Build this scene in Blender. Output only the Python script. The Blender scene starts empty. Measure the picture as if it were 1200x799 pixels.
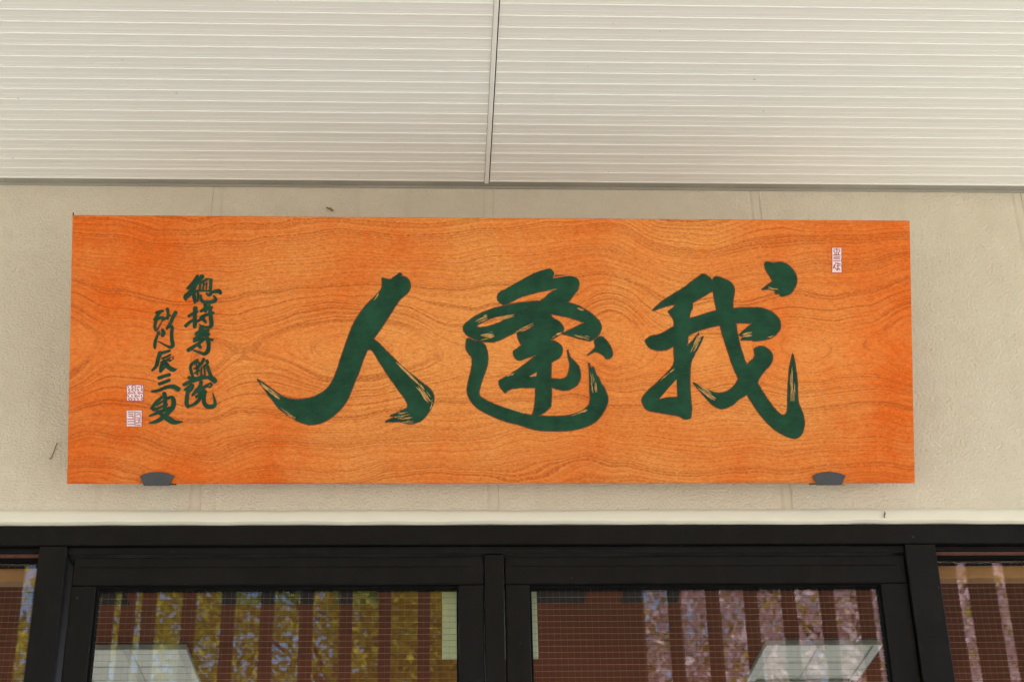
import bpy, bmesh, math, random
import numpy as np
from mathutils import Vector, Matrix
from mathutils.geometry import tessellate_polygon
random.seed(7)
rng = np.random.default_rng(11)
scene = bpy.context.scene
C = scene.collection

# ------------------------------------------------------------------ camera
CAM = Vector((0.0, -3.19, 1.5))
PITCH, YAW, ROLL = math.radians(28.678), math.radians(3.157), math.radians(-1.325)
cam = bpy.data.cameras.new('Camera')
cam.sensor_width = 36.0
cam.lens = 2001.3 / 1200 * 36.0
cam.clip_start = 0.05
cam.clip_end = 3000
cam.dof.use_dof = True
cam.dof.focus_distance = 3.45
cam.dof.aperture_fstop = 9.0
co = bpy.data.objects.new('Camera', cam)
C.objects.link(co)
F = Vector((math.sin(YAW) * math.cos(PITCH), math.cos(YAW) * math.cos(PITCH), math.sin(PITCH)))
r0 = Vector((math.cos(YAW), -math.sin(YAW), 0))
u0 = r0.cross(F)
rr = math.cos(ROLL) * r0 + math.sin(ROLL) * u0
uu = -math.sin(ROLL) * r0 + math.cos(ROLL) * u0
M = Matrix((rr, uu, -F)).transposed().to_4x4()
M.translation = CAM
co.matrix_world = M
scene.camera = co

# ------------------------------------------------------------------ sky, sun, exposure
SUN = Vector((0.24, 0.34, 1.10)).normalized()
world = bpy.data.worlds.new('World')
scene.world = world
world.use_nodes = True
wn = world.node_tree
wn.nodes.clear()
sky = wn.nodes.new('ShaderNodeTexSky')
sky.sky_type = 'NISHITA'
sky.sun_disc = False
sky.sun_elevation = math.asin(SUN.z)
sky.sun_rotation = math.atan2(SUN.x, SUN.y)
bg = wn.nodes.new('ShaderNodeBackground')
bg.inputs['Strength'].default_value = 0.12
wo = wn.nodes.new('ShaderNodeOutputWorld')
wn.links.new(sky.outputs[0], bg.inputs['Color'])
wn.links.new(bg.outputs[0], wo.inputs['Surface'])
sl = bpy.data.lights.new('Sun', 'SUN')
sl.energy = 4.5
sl.angle = math.radians(0.53)
sl.color = (1.0, 0.955, 0.88)
so = bpy.data.objects.new('Sun', sl)
C.objects.link(so)
so.rotation_euler = SUN.to_track_quat('Z', 'Y').to_euler()
so.location = (8, 2, 14)
scene.view_settings.view_transform = 'Standard'
scene.view_settings.look = 'None'
scene.view_settings.gamma = 1.0
scene.view_settings.exposure = 2.2
scene.cycles.max_bounces = 10
scene.cycles.diffuse_bounces = 6
scene.cycles.transparent_max_bounces = 24

# ------------------------------------------------------------------ materials
def srgb(r, g, b):
    def f(c):
        c /= 255.0
        return c / 12.92 if c <= 0.04045 else ((c + 0.055) / 1.055) ** 2.4
    return (f(r), f(g), f(b), 1.0)

class NT:
    """small helper to write node trees"""
    def __init__(s, name):
        s.mat = bpy.data.materials.new(name)
        s.mat.use_nodes = True
        s.t = s.mat.node_tree
        s.t.nodes.clear()
        s.out = s.t.nodes.new('ShaderNodeOutputMaterial')
    def n(s, kind, **kw):
        nd = s.t.nodes.new('ShaderNode' + kind)
        for k, v in kw.items():
            setattr(nd, k, v)
        return nd
    def put(s, sock, v):
        if v is None:
            return
        if isinstance(v, bpy.types.NodeSocket):
            s.t.links.new(v, sock)
        else:
            sock.default_value = v
    def math(s, op, a, b=None, c=None, clamp=False):
        nd = s.n('Math', operation=op, use_clamp=clamp)
        s.put(nd.inputs[0], a); s.put(nd.inputs[1], b); s.put(nd.inputs[2], c)
        return nd.outputs[0]
    def coord(s, scale=(1, 1, 1), loc=(0, 0, 0), which='Object'):
        tc = s.n('TexCoord')
        mp = s.n('Mapping')
        mp.inputs['Scale'].default_value = scale
        mp.inputs['Location'].default_value = loc
        s.t.links.new(tc.outputs[which], mp.inputs['Vector'])
        return mp.outputs[0]
    def world(s, scale=(1, 1, 1), loc=(0, 0, 0)):
        g = s.n('NewGeometry')
        mp = s.n('Mapping')
        mp.inputs['Scale'].default_value = scale
        mp.inputs['Location'].default_value = loc
        s.t.links.new(g.outputs['Position'], mp.inputs['Vector'])
        return mp.outputs[0]
    def noise(s, vec, scale=1.0, detail=2.0, rough=0.5, dist=0.0):
        nd = s.n('TexNoise')
        s.put(nd.inputs['Vector'], vec)
        nd.inputs['Scale'].default_value = scale
        nd.inputs['Detail'].default_value = detail
        nd.inputs['Roughness'].default_value = rough
        nd.inputs['Distortion'].default_value = dist
        return nd.outputs['Fac']
    def ramp(s, fac, stops, interp='LINEAR'):
        nd = s.n('ValToRGB')
        nd.color_ramp.interpolation = interp
        el = nd.color_ramp.elements
        while len(el) < len(stops):
            el.new(0.5)
        for e, (p, c) in zip(el, stops):
            e.position = p
            e.color = c if len(c) == 4 else (*c, 1.0)
        s.put(nd.inputs[0], fac)
        return nd.outputs[0]
    def mix(s, fac, a, b, mode='MIX'):
        nd = s.n('Mix', data_type='RGBA', blend_type=mode)
        s.put(nd.inputs[0], fac); s.put(nd.inputs[6], a); s.put(nd.inputs[7], b)
        return nd.outputs[2]
    def bump(s, h, strength=0.3, dist=0.002, normal=None):
        nd = s.n('Bump')
        nd.inputs['Strength'].default_value = strength
        nd.inputs['Distance'].default_value = dist
        s.put(nd.inputs['Height'], h)
        if normal is not None:
            s.put(nd.inputs['Normal'], normal)
        return nd.outputs[0]
    def done(s, color, rough=0.6, normal=None, metal=0.0, spec=0.5, **kw):
        b = s.n('BsdfPrincipled')
        s.put(b.inputs['Base Color'], color)
        s.put(b.inputs['Roughness'], rough)
        s.put(b.inputs['Metallic'], metal)
        s.put(b.inputs['Specular IOR Level'], spec)
        if normal is not None:
            s.put(b.inputs['Normal'], normal)
        for k, v in kw.items():
            s.put(b.inputs[k], v)
        s.t.links.new(b.outputs[0], s.out.inputs[0])
        return s.mat

def g1(v):
    return (v, v, v, 1.0)

def mat_plain(name, col, rough=0.6, var=0.12, scale=8.0, bump=0.0, bscale=200.0, metal=0.0, spec=0.5):
    m = NT(name)
    n = m.noise(m.world(), scale, 4, 0.6)
    f = m.ramp(n, [(0.3, g1(1 - var)), (0.7, g1(1 + var))])
    c = m.mix(1.0, col, f, 'MULTIPLY')
    nm = None
    if bump:
        nm = m.bump(m.noise(m.world(), bscale, 3, 0.6), bump, 0.001)
    return m.done(c, rough, nm, metal, spec)

def make_stucco():
    m = NT('cream_stucco')
    w = m.world()
    big = m.noise(w, 1.6, 3, 0.55)
    mid = m.noise(w, 14, 4, 0.6)
    c = m.mix(big, (0.625, 0.56, 0.435, 1), (0.68, 0.615, 0.485, 1))
    c = m.mix(m.ramp(mid, [(0.35, g1(0.0)), (0.75, g1(0.5))]), c, (0.57, 0.495, 0.375, 1))
    # thin rain streaks and dust with a shape of their own
    st = m.noise(m.world((26, 26, 1.2)), 1, 3, 0.6)
    c = m.mix(m.ramp(st, [(0.58, g1(0.0)), (0.78, g1(0.28))]), c, (0.48, 0.42, 0.32, 1))
    sp = m.noise(w, 90, 2, 0.5)
    c = m.mix(m.ramp(sp, [(0.735, g1(0.0)), (0.77, g1(0.55))]), c, (0.25, 0.2, 0.14, 1))
    h1 = m.noise(m.world((1, 1, 1.3)), 165, 3, 0.62, 0.3)
    h2 = m.noise(w, 420, 2, 0.6)
    vor = m.n('TexVoronoi', feature='SMOOTH_F1')
    vor.inputs['Scale'].default_value = 210
    m.put(vor.inputs['Vector'], m.world((1, 1, 1.3)))
    h = m.math('ADD', m.math('MULTIPLY', h1, 1.0), m.math('MULTIPLY', h2, 0.25))
    h = m.math('ADD', h, m.math('MULTIPLY', vor.outputs['Distance'], 0.5))
    return m.done(c, 0.9, m.bump(h, 0.95, 0.0034), spec=0.2)

def make_joint():
    m = NT('joint_sealant')
    n = m.noise(m.world(), 30, 4, 0.6)
    c = m.mix(n, (0.54, 0.475, 0.365, 1), (0.63, 0.57, 0.45, 1))
    h = m.noise(m.world(), 160, 3, 0.6)
    return m.done(c, 0.85, m.bump(h, 0.35, 0.002), spec=0.2)

def make_bead():
    m = NT('smooth_sealant')
    n = m.noise(m.world((1, 1, 4)), 9, 4, 0.6)
    c = m.mix(n, (0.66, 0.62, 0.50, 1), (0.75, 0.71, 0.585, 1))
    d = m.noise(m.world((3, 1, 30)), 3, 4, 0.7)
    c = m.mix(m.ramp(d, [(0.6, g1(0)), (0.8, g1(0.4))]), c, (0.5, 0.44, 0.33, 1))
    h = m.noise(m.world(), 120, 3, 0.6)
    return m.done(c, 0.7, m.bump(h, 0.2, 0.002), spec=0.3)

def make_soffit():
    m = NT('white_aluminium')
    n = m.noise(m.world((0.7, 6, 1)), 2.2, 4, 0.6)
    c = m.mix(n, (0.735, 0.73, 0.675, 1), (0.80, 0.795, 0.74, 1))
    g = m.noise(m.world((3, 40, 1)), 3, 3, 0.6)
    c = m.mix(m.ramp(g, [(0.55, g1(0)), (0.8, g1(0.18))]), c, (0.62, 0.61, 0.56, 1))
    sp = m.noise(m.world(), 55, 2, 0.5)
    c = m.mix(m.ramp(sp, [(0.765, g1(0)), (0.79, g1(0.6))]), c, (0.33, 0.29, 0.22, 1))
    # faint rolling lines along the strips
    h = m.noise(m.world((0.2, 260, 1)), 1, 2, 0.5)
    return m.done(c, 0.42, m.bump(h, 0.07, 0.001), spec=0.4)

def make_wood():
    m = NT('zelkova_board')
    tc = m.n('TexCoord')
    sx = m.n('SeparateXYZ')
    m.t.links.new(tc.outputs['Object'], sx.inputs[0])
    X, Z = sx.outputs[0], sx.outputs[2]
    nA = m.noise(m.coord((2.2, 0.02, 4.0), (3.1, 0, 1.7)), 1, 2, 0.5)
    nB = m.noise(m.coord((7.5, 0.02, 10.0), (0.4, 0, 5.2)), 1, 1.5, 0.5)
    nC = m.noise(m.coord((40, 0.02, 46), (9, 0, 2)), 1, 2, 0.5)
    nD = m.noise(m.coord((2.6, 0.02, 1.2), (12.3, 0, 4.0)), 1, 1.5, 0.45)
    def bell(x0, w, a):
        t = m.math('DIVIDE', m.math('SUBTRACT', X, x0), w)
        return m.math('MULTIPLY', m.math('POWER', 2.718, m.math('MULTIPLY', m.math('MULTIPLY', t, t), -1.0)), a)
    def total(lst):
        o = lst[0]
        for k in lst[1:]:
            o = m.math('ADD', o, k)
        return o
    # where the saw came nearest to the pith the rings close into eyes
    eyes = total([bell(-0.305, 0.16, 0.038), bell(0.235, 0.06, 0.026), bell(0.86, 0.07, 0.036), bell(-0.86, 0.06, 0.036), bell(-0.565, 0.04, 0.012), bell(0.60, 0.09, 0.012)])
    drift = total([bell(-0.305, 0.25, 0.008), bell(0.215, 0.16, -0.030), bell(0.80, 0.2, -0.015), bell(-0.60, 0.10, 0.030), bell(0.36, 0.09, 0.030)])
    yy = m.math('ADD', Z, m.math('MULTIPLY', m.math('SUBTRACT', nA, 0.5), 0.10))
    yy = m.math('ADD', yy, m.math('MULTIPLY', m.math('SUBTRACT', nB, 0.5), 0.036))
    yy = m.math('ADD', yy, m.math('MULTIPLY', m.math('SUBTRACT', nC, 0.5), 0.003))
    yy = m.math('ADD', yy, drift)
    d = m.math('ADD', m.math('MULTIPLY', m.math('SUBTRACT', nD, 0.5), 0.06), 0.115)
    d = m.math('SUBTRACT', d, eyes)
    r = m.math('SQRT', m.math('ADD', m.math('MULTIPLY', yy, yy), m.math('MULTIPLY', d, d)))
    T = 0.0086
    q = m.math('DIVIDE', r, T)
    q = m.math('ADD', q, m.math('MULTIPLY', m.noise(m.coord((0.6, 0.02, 9), (5, 0, 3)), 1, 1, 0.5), 1.6))
    rv = m.n('TexNoise', noise_dimensions='1D')
    m.put(rv.inputs['W'], m.math('MULTIPLY', r, 42.0))
    rv.inputs['Detail'].default_value = 1.0
    q = m.math('ADD', q, m.math('MULTIPLY', rv.outputs['Fac'], 1.7))
    fr = m.math('FRACT', q)
    fl = m.math('FLOOR', q)
    wn_ = m.n('TexWhiteNoise', noise_dimensions='1D')
    m.put(wn_.inputs['W'], fl)
    ringamt = m.math('MULTIPLY_ADD', wn_.outputs['Value'], 0.70, 0.42)
    # vessels: short dashes that run with the grain
    pore = m.noise(m.coord((150, 0.02, 620), (1, 0, 1)), 1, 2, 0.6)
    fig = m.noise(m.coord((95, 0.02, 210), (4, 0, 8)), 1, 3, 0.65, 1.2)
    # distance to the next ring on the face, so that late wood keeps its width where rings run flat
    slope = m.math('MAXIMUM', m.math('DIVIDE', m.math('ABSOLUTE', yy), r), 0.25)
    dist = m.math('DIVIDE', m.math('MULTIPLY', m.math('SUBTRACT', 1.0, fr), T), slope)
    line = m.ramp(m.math('MULTIPLY', dist, 50.0), [(0.0, g1(0.8)), (0.02, g1(1.0)), (0.11, g1(0.95)), (0.18, g1(0.50)), (0.33, g1(0.20)), (0.7, g1(0.0))])
    brk = m.ramp(pore, [(0.38, g1(0.22)), (0.60, g1(1.0))])
    calm = m.ramp(slope, [(0.28, g1(0.62)), (0.80, g1(1.0))])
    linef = m.math('MULTIPLY', m.math('MULTIPLY', m.math('MULTIPLY', line, ringamt), brk), calm, clamp=True)
    # dye taken up unevenly: redder clouds, paler clouds, redder towards the ends of the plank
    cl1 = m.noise(m.coord((4.6, 0.02, 3.2), (7.7, 0, 0.6)), 1, 3, 0.55)
    cl2 = m.noise(m.coord((9, 0.02, 13), (2.2, 0, 6.1)), 1, 3, 0.6)
    ends = m.math('ABSOLUTE', m.math('ADD', X, -0.08))
    ends = m.math('MULTIPLY', m.math('SMOOTH_MIN', m.math('MULTIPLY', m.math('SUBTRACT', ends, 0.30, clamp=True), 1.5), 0.8, 0.2), 0.72)
    vert = m.math('MULTIPLY', m.math('ABSOLUTE', Z), 0.35)
    red = m.math('ADD', m.math('MULTIPLY_ADD', cl1, 1.9, -0.70), m.math('MULTIPLY_ADD', cl2, 1.0, -0.50))
    red = m.math('ADD', m.math('ADD', red, ends), vert)
    red = m.math('ADD', red, -0.06, clamp=True)
    pale = (0.66, 0.225, 0.044, 1)
    deep = (0.625, 0.098, 0.0045, 1)
    c = m.mix(red, pale, deep)
    c = m.mix(m.ramp(fig, [(0.36, g1(0.0)), (0.66, g1(0.75))]), c, m.mix(red, (0.83, 0.345, 0.094, 1), (0.79, 0.18, 0.018, 1)))
    c = m.mix(m.math('MULTIPLY', linef, 0.92, clamp=True), c, (0.31, 0.055, 0.005, 1))
    fl2 = m.noise(m.coord((70, 0.02, 330), (6, 0, 4)), 1, 2, 0.6)
    c = m.mix(m.ramp(fl2, [(0.52, g1(0.0)), (0.70, g1(0.45))]), c, (0.40, 0.085, 0.009, 1))
    pd = m.ramp(pore, [(0.60, g1(0.0)), (0.76, g1(0.55))])
    c = m.mix(pd, c, (0.34, 0.065, 0.008, 1))
    # a few dark resin flecks
    fk = m.noise(m.coord((30, 0.02, 110), (3, 0, 3)), 1, 2, 0.5)
    c = m.mix(m.ramp(fk, [(0.765, g1(0)), (0.80, g1(0.6))]), c, (0.12, 0.03, 0.008, 1))
    h = m.math('SUBTRACT', m.math('MULTIPLY', fig, 0.3), m.math('ADD', linef, m.math('MULTIPLY', pd, 0.6)))
    nm = m.bump(h, 0.25, 0.0008)
    return m.done(c, 0.5, nm, spec=0.12)

def make_paint():
    m = NT('green_paint')
    n = m.noise(m.coord((1, 1, 1)), 22, 4, 0.6)
    n = m.ramp(n, [(0.32, g1(0)), (0.68, g1(1))])
    c = m.mix(n, (0.0058, 0.034, 0.016, 1), (0.0125, 0.066, 0.033, 1))
    br = m.noise(m.coord((34, 1, 150)), 1, 3, 0.6, 1.5)
    c = m.mix(m.ramp(br, [(0.48, g1(0)), (0.72, g1(0.45))]), c, (0.013, 0.075, 0.040, 1))
    b = m.noise(m.coord((1, 1, 1)), 160, 3, 0.6)
    c = m.mix(m.ramp(b, [(0.62, g1(0)), (0.75, g1(0.35))]), c, (0.013, 0.058, 0.035, 1))
    return m.done(c, 0.55, m.bump(b, 0.15, 0.001), spec=0.12)

def make_glass():
    m = NT('wired_glass')
    g = m.n('NewGeometry')
    ior = m.n('Mix', data_type='FLOAT')
    m.put(ior.inputs[0], g.outputs['Backfacing'])
    ior.inputs[2].default_value = 1.62
    ior.inputs[3].default_value = 1 / 1.62
    fr = m.n('Fresnel')
    m.t.links.new(ior.outputs[0], fr.inputs['IOR'])
    tr = m.n('BsdfTransparent')
    tr.inputs[0].default_value = (0.95, 0.965, 0.95, 1)
    gl = m.n('BsdfGlossy')
    gl.inputs['Color'].default_value = (1, 1, 1, 1)
    gl.inputs['Roughness'].default_value = 0.004
    # float the surface a little uneven, as rolled glass is
    nz = m.noise(m.world((1, 1, 0.6)), 6, 2, 0.5)
    m.t.links.new(m.bump(nz, 0.03, 0.002), gl.inputs['Normal'])
    mx = m.n('MixShader')
    m.t.links.new(fr.outputs[0], mx.inputs[0])
    m.t.links.new(tr.outputs[0], mx.inputs[1])
    m.t.links.new(gl.outputs[0], mx.inputs[2])
    m.t.links.new(mx.outputs[0], m.out.inputs[0])
    return m.mat

def make_bronze():
    m = NT('dark_bronze_frame')
    n = m.noise(m.world(), 9, 4, 0.6)
    c = m.mix(n, (0.0034, 0.0027, 0.0023, 1), (0.0062, 0.0048, 0.0040, 1))
    du = m.noise(m.world((1, 1, 0.4)), 30, 5, 0.7)
    c = m.mix(m.ramp(du, [(0.52, g1(0)), (0.8, g1(0.35))]), c, (0.020, 0.016, 0.012, 1))
    sp = m.noise(m.world((1, 1, 0.7)), 120, 2, 0.5)
    c = m.mix(m.ramp(sp, [(0.755, g1(0)), (0.80, g1(0.8))]), c, (0.16, 0.14, 0.11, 1))
    ro = m.ramp(n, [(0.3, g1(0.40)), (0.7, g1(0.6))])
    return m.done(c, ro, m.bump(m.noise(m.world(), 300, 2, 0.5), 0.05, 0.001), spec=0.18)

def make_leaf(name, cols, trans=0.5):
    m = NT(name)
    oi = m.n('NewGeometry')
    stops = [((i + 0.5) / len(cols), c) for i, c in enumerate(cols)]
    c = m.ramp(oi.outputs['Random Per Island'], stops, 'CONSTANT' if len(cols) > 3 else 'LINEAR')
    d = m.n('BsdfDiffuse'); t = m.n('BsdfTranslucent')
    m.put(d.inputs[0], c); m.put(t.inputs[0], c)
    mx = m.n('MixShader'); mx.inputs[0].default_value = trans
    m.t.links.new(d.outputs[0], mx.inputs[1]); m.t.links.new(t.outputs[0], mx.inputs[2])
    m.t.links.new(mx.outputs[0], m.out.inputs[0])
    return m.mat

def make_ground():
    m = NT('pale_paving')
    n = m.noise(m.world(), 0.6, 4, 0.6)
    c = m.mix(n, (0.30, 0.285, 0.25, 1), (0.37, 0.355, 0.315, 1))
    n2 = m.noise(m.world(), 40, 4, 0.7)
    c = m.mix(m.ramp(n2, [(0.5, g1(0)), (0.8, g1(0.4))]), c, (0.22, 0.21, 0.185, 1))
    return m.done(c, 0.85, m.bump(n2, 0.3, 0.004), spec=0.3)

MAT = dict(
    stucco=make_stucco(), joint=make_joint(), bead=make_bead(), soffit=make_soffit(), wood=make_wood(),
    paint=make_paint(), glass=make_glass(), ground=make_ground(),
    edge=mat_plain('painted_edge_shade', (0.10, 0.034, 0.010, 1), 0.7),
    dry=mat_plain('bare_wood', (0.50, 0.27, 0.075, 1), 0.6, 0.3, 120),
    trim=mat_plain('grey_aluminium', (0.33, 0.315, 0.26, 1), 0.5, 0.12, 6),
    dark=mat_plain('shadow_gap_dark', (0.035, 0.03, 0.025, 1), 0.8),
    bronze=make_bronze(),
    gasket=mat_plain('black_gasket', (0.005, 0.005, 0.005, 1), 0.9, spec=0.05),
    wire=mat_plain('wire', (0.20, 0.14, 0.09, 1), 0.4, 0.1, 5, metal=0.3),
    ceil=mat_plain('brown_ceiling', (0.150, 0.046, 0.022, 1), 0.9, 0.12, 3, spec=0.0),
    inwall=mat_plain('room_wall', (0.55, 0.52, 0.46, 1), 0.8),
    infloor=mat_plain('room_floor', (0.50, 0.44, 0.36, 1), 0.6),
    lampw=mat_plain('lamp_white', (0.34, 0.37, 0.32, 1), 0.5, 0.05),
    lampd=mat_plain('lamp_diffuser', (0.28, 0.305, 0.265, 1), 0.5, 0.05),
    lampg=mat_plain('lamp_grey', (0.19, 0.215, 0.195, 1), 0.5, 0.05),
    pale=mat_plain('pale_panel', (0.66, 0.71, 0.50, 1), 0.5, 0.06),
    amber=mat_plain('amber_headrail', (0.42, 0.19, 0.055, 1), 0.6, 0.1),
    bracket=mat_plain('bracket_steel', (0.038, 0.040, 0.043, 1), 0.5, 0.15, 60, 0.1, 400, 0.2),
    rust=mat_plain('rusty_steel', (0.085, 0.026, 0.012, 1), 0.8, 0.3, 90),
    fin=mat_plain('louvre_brown', (0.020, 0.011, 0.008, 1), 0.8, 0.2, 5, spec=0.15),
    bark=mat_plain('bark', (0.10, 0.075, 0.055, 1), 0.9, 0.3, 12, 0.6, 40),
    seal_pale=mat_plain('seal_pale', (0.80, 0.66, 0.65, 1), 0.6, 0.1, 300),
    seal_red=mat_plain('seal_red', (0.33, 0.045, 0.075, 1), 0.6, 0.2, 200),
    insect=mat_plain('insect_brown', (0.07, 0.035, 0.015, 1), 0.6, 0.3, 400),
    insectwing=mat_plain('insect_wing', (0.24, 0.13, 0.05, 1), 0.6, 0.3, 300),
    leaf=make_leaf('spring_leaf', [(0.34, 0.31, 0.035, 1), (0.46, 0.40, 0.045, 1), (0.54, 0.44, 0.06, 1), (0.24, 0.26, 0.035, 1), (0.50, 0.45, 0.11, 1)]),
    blossom=make_leaf('cherry_blossom', [(0.82, 0.64, 0.68, 1), (0.74, 0.52, 0.57, 1), (0.86, 0.72, 0.74, 1), (0.36, 0.30, 0.05, 1), (0.68, 0.46, 0.48, 1), (0.80, 0.60, 0.62, 1), (0.42, 0.33, 0.07, 1)], 0.45),
    green=make_leaf('dark_leaf', [(0.035, 0.05, 0.012, 1), (0.06, 0.075, 0.016, 1), (0.085, 0.09, 0.02, 1)], 0.25),
)

# ------------------------------------------------------------------ object helpers
def link(name, me, mat, parent=None, loc=(0, 0, 0)):
    o = bpy.data.objects.new(name, me)
    C.objects.link(o)
    if mat is not None and not me.materials:
        me.materials.append(mat)
    o.location = loc
    if parent is not None:
        o.parent = parent
    return o

def tag(o, label=None, cat=None, group=None, kind=None):
    if label: o['label'] = label
    if cat: o['category'] = cat
    if group: o['group'] = group
    if kind: o['kind'] = kind
    return o

def empty(name, loc=(0, 0, 0)):
    o = bpy.data.objects.new(name, None)
    o.empty_display_size = 0.1
    C.objects.link(o)
    o.location = loc
    return o

def wloc(o):
    v = Vector(o.location)
    while o.parent is not None:
        o = o.parent
        v += Vector(o.location)
    return v

def box_mesh(name, dx, dy, dz, bev=0.0):
    bm = bmesh.new()
    bmesh.ops.create_cube(bm, size=1.0)
    for v in bm.verts:
        v.co = Vector((v.co.x * dx, v.co.y * dy, v.co.z * dz))
    if bev > 0:
        bmesh.ops.bevel(bm, geom=bm.edges[:], offset=bev, segments=1, affect='EDGES', profile=0.5)
    me = bpy.data.meshes.new(name)
    bm.to_mesh(me); bm.free()
    return me

def box(name, x0, x1, y0, y1, z0, z1, mat, parent=None, bev=0.0):
    """axis-aligned box given in world coordinates"""
    me = box_mesh(name, x1 - x0, y1 - y0, z1 - z0, bev)
    c = Vector(((x0 + x1) / 2, (y0 + y1) / 2, (z0 + z1) / 2))
    if parent is not None:
        c -= wloc(parent)
    return link(name, me, mat, parent, c)

def boxes_mesh(name, lst):
    vs, fs = [], []
    for (x0, x1, y0, y1, z0, z1) in lst:
        b = len(vs)
        vs += [(x0, y0, z0), (x1, y0, z0), (x1, y1, z0), (x0, y1, z0), (x0, y0, z1), (x1, y0, z1), (x1, y1, z1), (x0, y1, z1)]
        fs += [(b, b + 3, b + 2, b + 1), (b + 4, b + 5, b + 6, b + 7), (b, b + 1, b + 5, b + 4), (b + 1, b + 2, b + 6, b + 5), (b + 2, b + 3, b + 7, b + 6), (b + 3, b, b + 4, b + 7)]
    me = bpy.data.meshes.new(name)
    me.from_pydata(vs, [], fs)
    return me

def extrude_x(name, prof, length):
    """profile of (y, z) extruded along x, centred"""
    n = len(prof)
    vs = [(-length / 2, y, z) for y, z in prof] + [(length / 2, y, z) for y, z in prof]
    fs = [(i, (i + 1) % n, n + (i + 1) % n, n + i) for i in range(n)]
    fs += [tuple(range(n - 1, -1, -1)), tuple(range(n, 2 * n))]
    me = bpy.data.meshes.new(name)
    me.from_pydata(vs, [], fs)
    bm = bmesh.new(); bm.from_mesh(me)
    bmesh.ops.recalc_face_normals(bm, faces=bm.faces[:])
    bm.to_mesh(me); bm.free()
    return me

def tube_mesh(name, paths, seg=6):
    """paths: list of lists of (point, radius)"""
    vs, fs = [], []
    for path in paths:
        pts = [Vector(p) for p, _ in path]
        ring0 = None
        for i, (p, r) in enumerate(path):
            p = Vector(p)
            t = (pts[min(i + 1, len(pts) - 1)] - pts[max(i - 1, 0)]).normalized()
            a = t.orthogonal().normalized() if i == 0 else (a - t * a.dot(t)).normalized()
            b = t.cross(a)
            ring = []
            for k in range(seg):
                th = 2 * math.pi * k / seg
                vs.append(tuple(p + (a * math.cos(th) + b * math.sin(th)) * r))
                ring.append(len(vs) - 1)
            if ring0:
                for k in range(seg):
                    fs.append((ring0[k], ring0[(k + 1) % seg], ring[(k + 1) % seg], ring[k]))
            else:
                fs.append(tuple(reversed(ring)))
            ring0 = ring
        fs.append(tuple(ring0))
    me = bpy.data.meshes.new(name)
    me.from_pydata(vs, [], fs)
    me.polygons.foreach_set('use_smooth', [True] * len(me.polygons))
    return me

Z0 = 1.5                                    # eye height; heights below were measured from it
HEAD = Z0 + 1.333                           # top of the door frame
SOF = Z0 + 2.138                            # underside of the soffit at the wall
JX = 0.1305                                 # a joint between wall panels
PW = 0.600

# ------------------------------------------------------------------ ground
me = bpy.data.meshes.new('ground')
me.from_pydata([(-900, -900, 0), (900, -900, 0), (900, 900, 0), (-900, 900, 0)], [], [(0, 1, 2, 3)])
tag(link('ground', me, MAT['ground']), kind='structure')

# ------------------------------------------------------------------ building: wall panels, soffit, room
bld = empty('building', (JX, 0, 0))
tag(bld, 'cream stucco building front with white ribbed metal soffit over dark glazed doors', 'building')
FX0, FX1 = JX - 3.5 * PW, JX + 3.5 * PW     # door and window band
# panels over the doors, each one a slab of its own with a recessed joint
G = 0.011
pan_me = box_mesh('wall_panel', PW - 2 * G, 0.10, 3.72 - (HEAD + 0.012), 0.0015)
for k in range(-6, 6):
    link('wall_panel', pan_me, MAT['stucco'], bld, (PW * (k + 0.5), 0.05, (3.72 + HEAD + 0.012) / 2))
pan_low = box_mesh('wall_panel', PW - 2 * G, 0.10, HEAD + 0.012, 0.0015)
for k in (-6, -5, 4, 5):
    link('wall_panel', pan_low, MAT['stucco'], bld, (PW * (k + 0.5), 0.05, (HEAD + 0.006) / 2 - 0.003))
# joint filler, one strip per joint, a few millimetres behind the panel faces, uneven
def joint_mesh(seed):
    rg = np.random.default_rng(seed)
    n = 40
    z = np.linspace(HEAD - 0.0 + 0.012, 3.72, n)
    vs, fs = [], []
    for i in range(n):
        w = 0.0135
        dy = 0.0016 + rg.normal(0, 0.0002)
        if i == 0:
            dy = -0.001
        vs += [(-w, dy + 0.001, z[i]), (-w * 0.3, dy - 0.0012, z[i]), (w * 0.4, dy - 0.0008, z[i]), (w, dy + 0.001, z[i]), (w, 0.09, z[i]), (-w, 0.09, z[i])]
        if i:
            a, b = 6 * (i - 1), 6 * i
            for j in range(6):
                fs.append((a + j, a + (j + 1) % 6, b + (j + 1) % 6, b + j))
    fs += [tuple(range(5, -1, -1)), tuple(range(6 * (n - 1), 6 * n))]
    me = bpy.data.meshes.new('joint_filler')
    me.from_pydata(vs, [], fs)
    return me
for k in range(-5, 6):
    link('joint_filler', joint_mesh(k + 30), MAT['joint'], bld, (PW * k, 0, 0))
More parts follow.
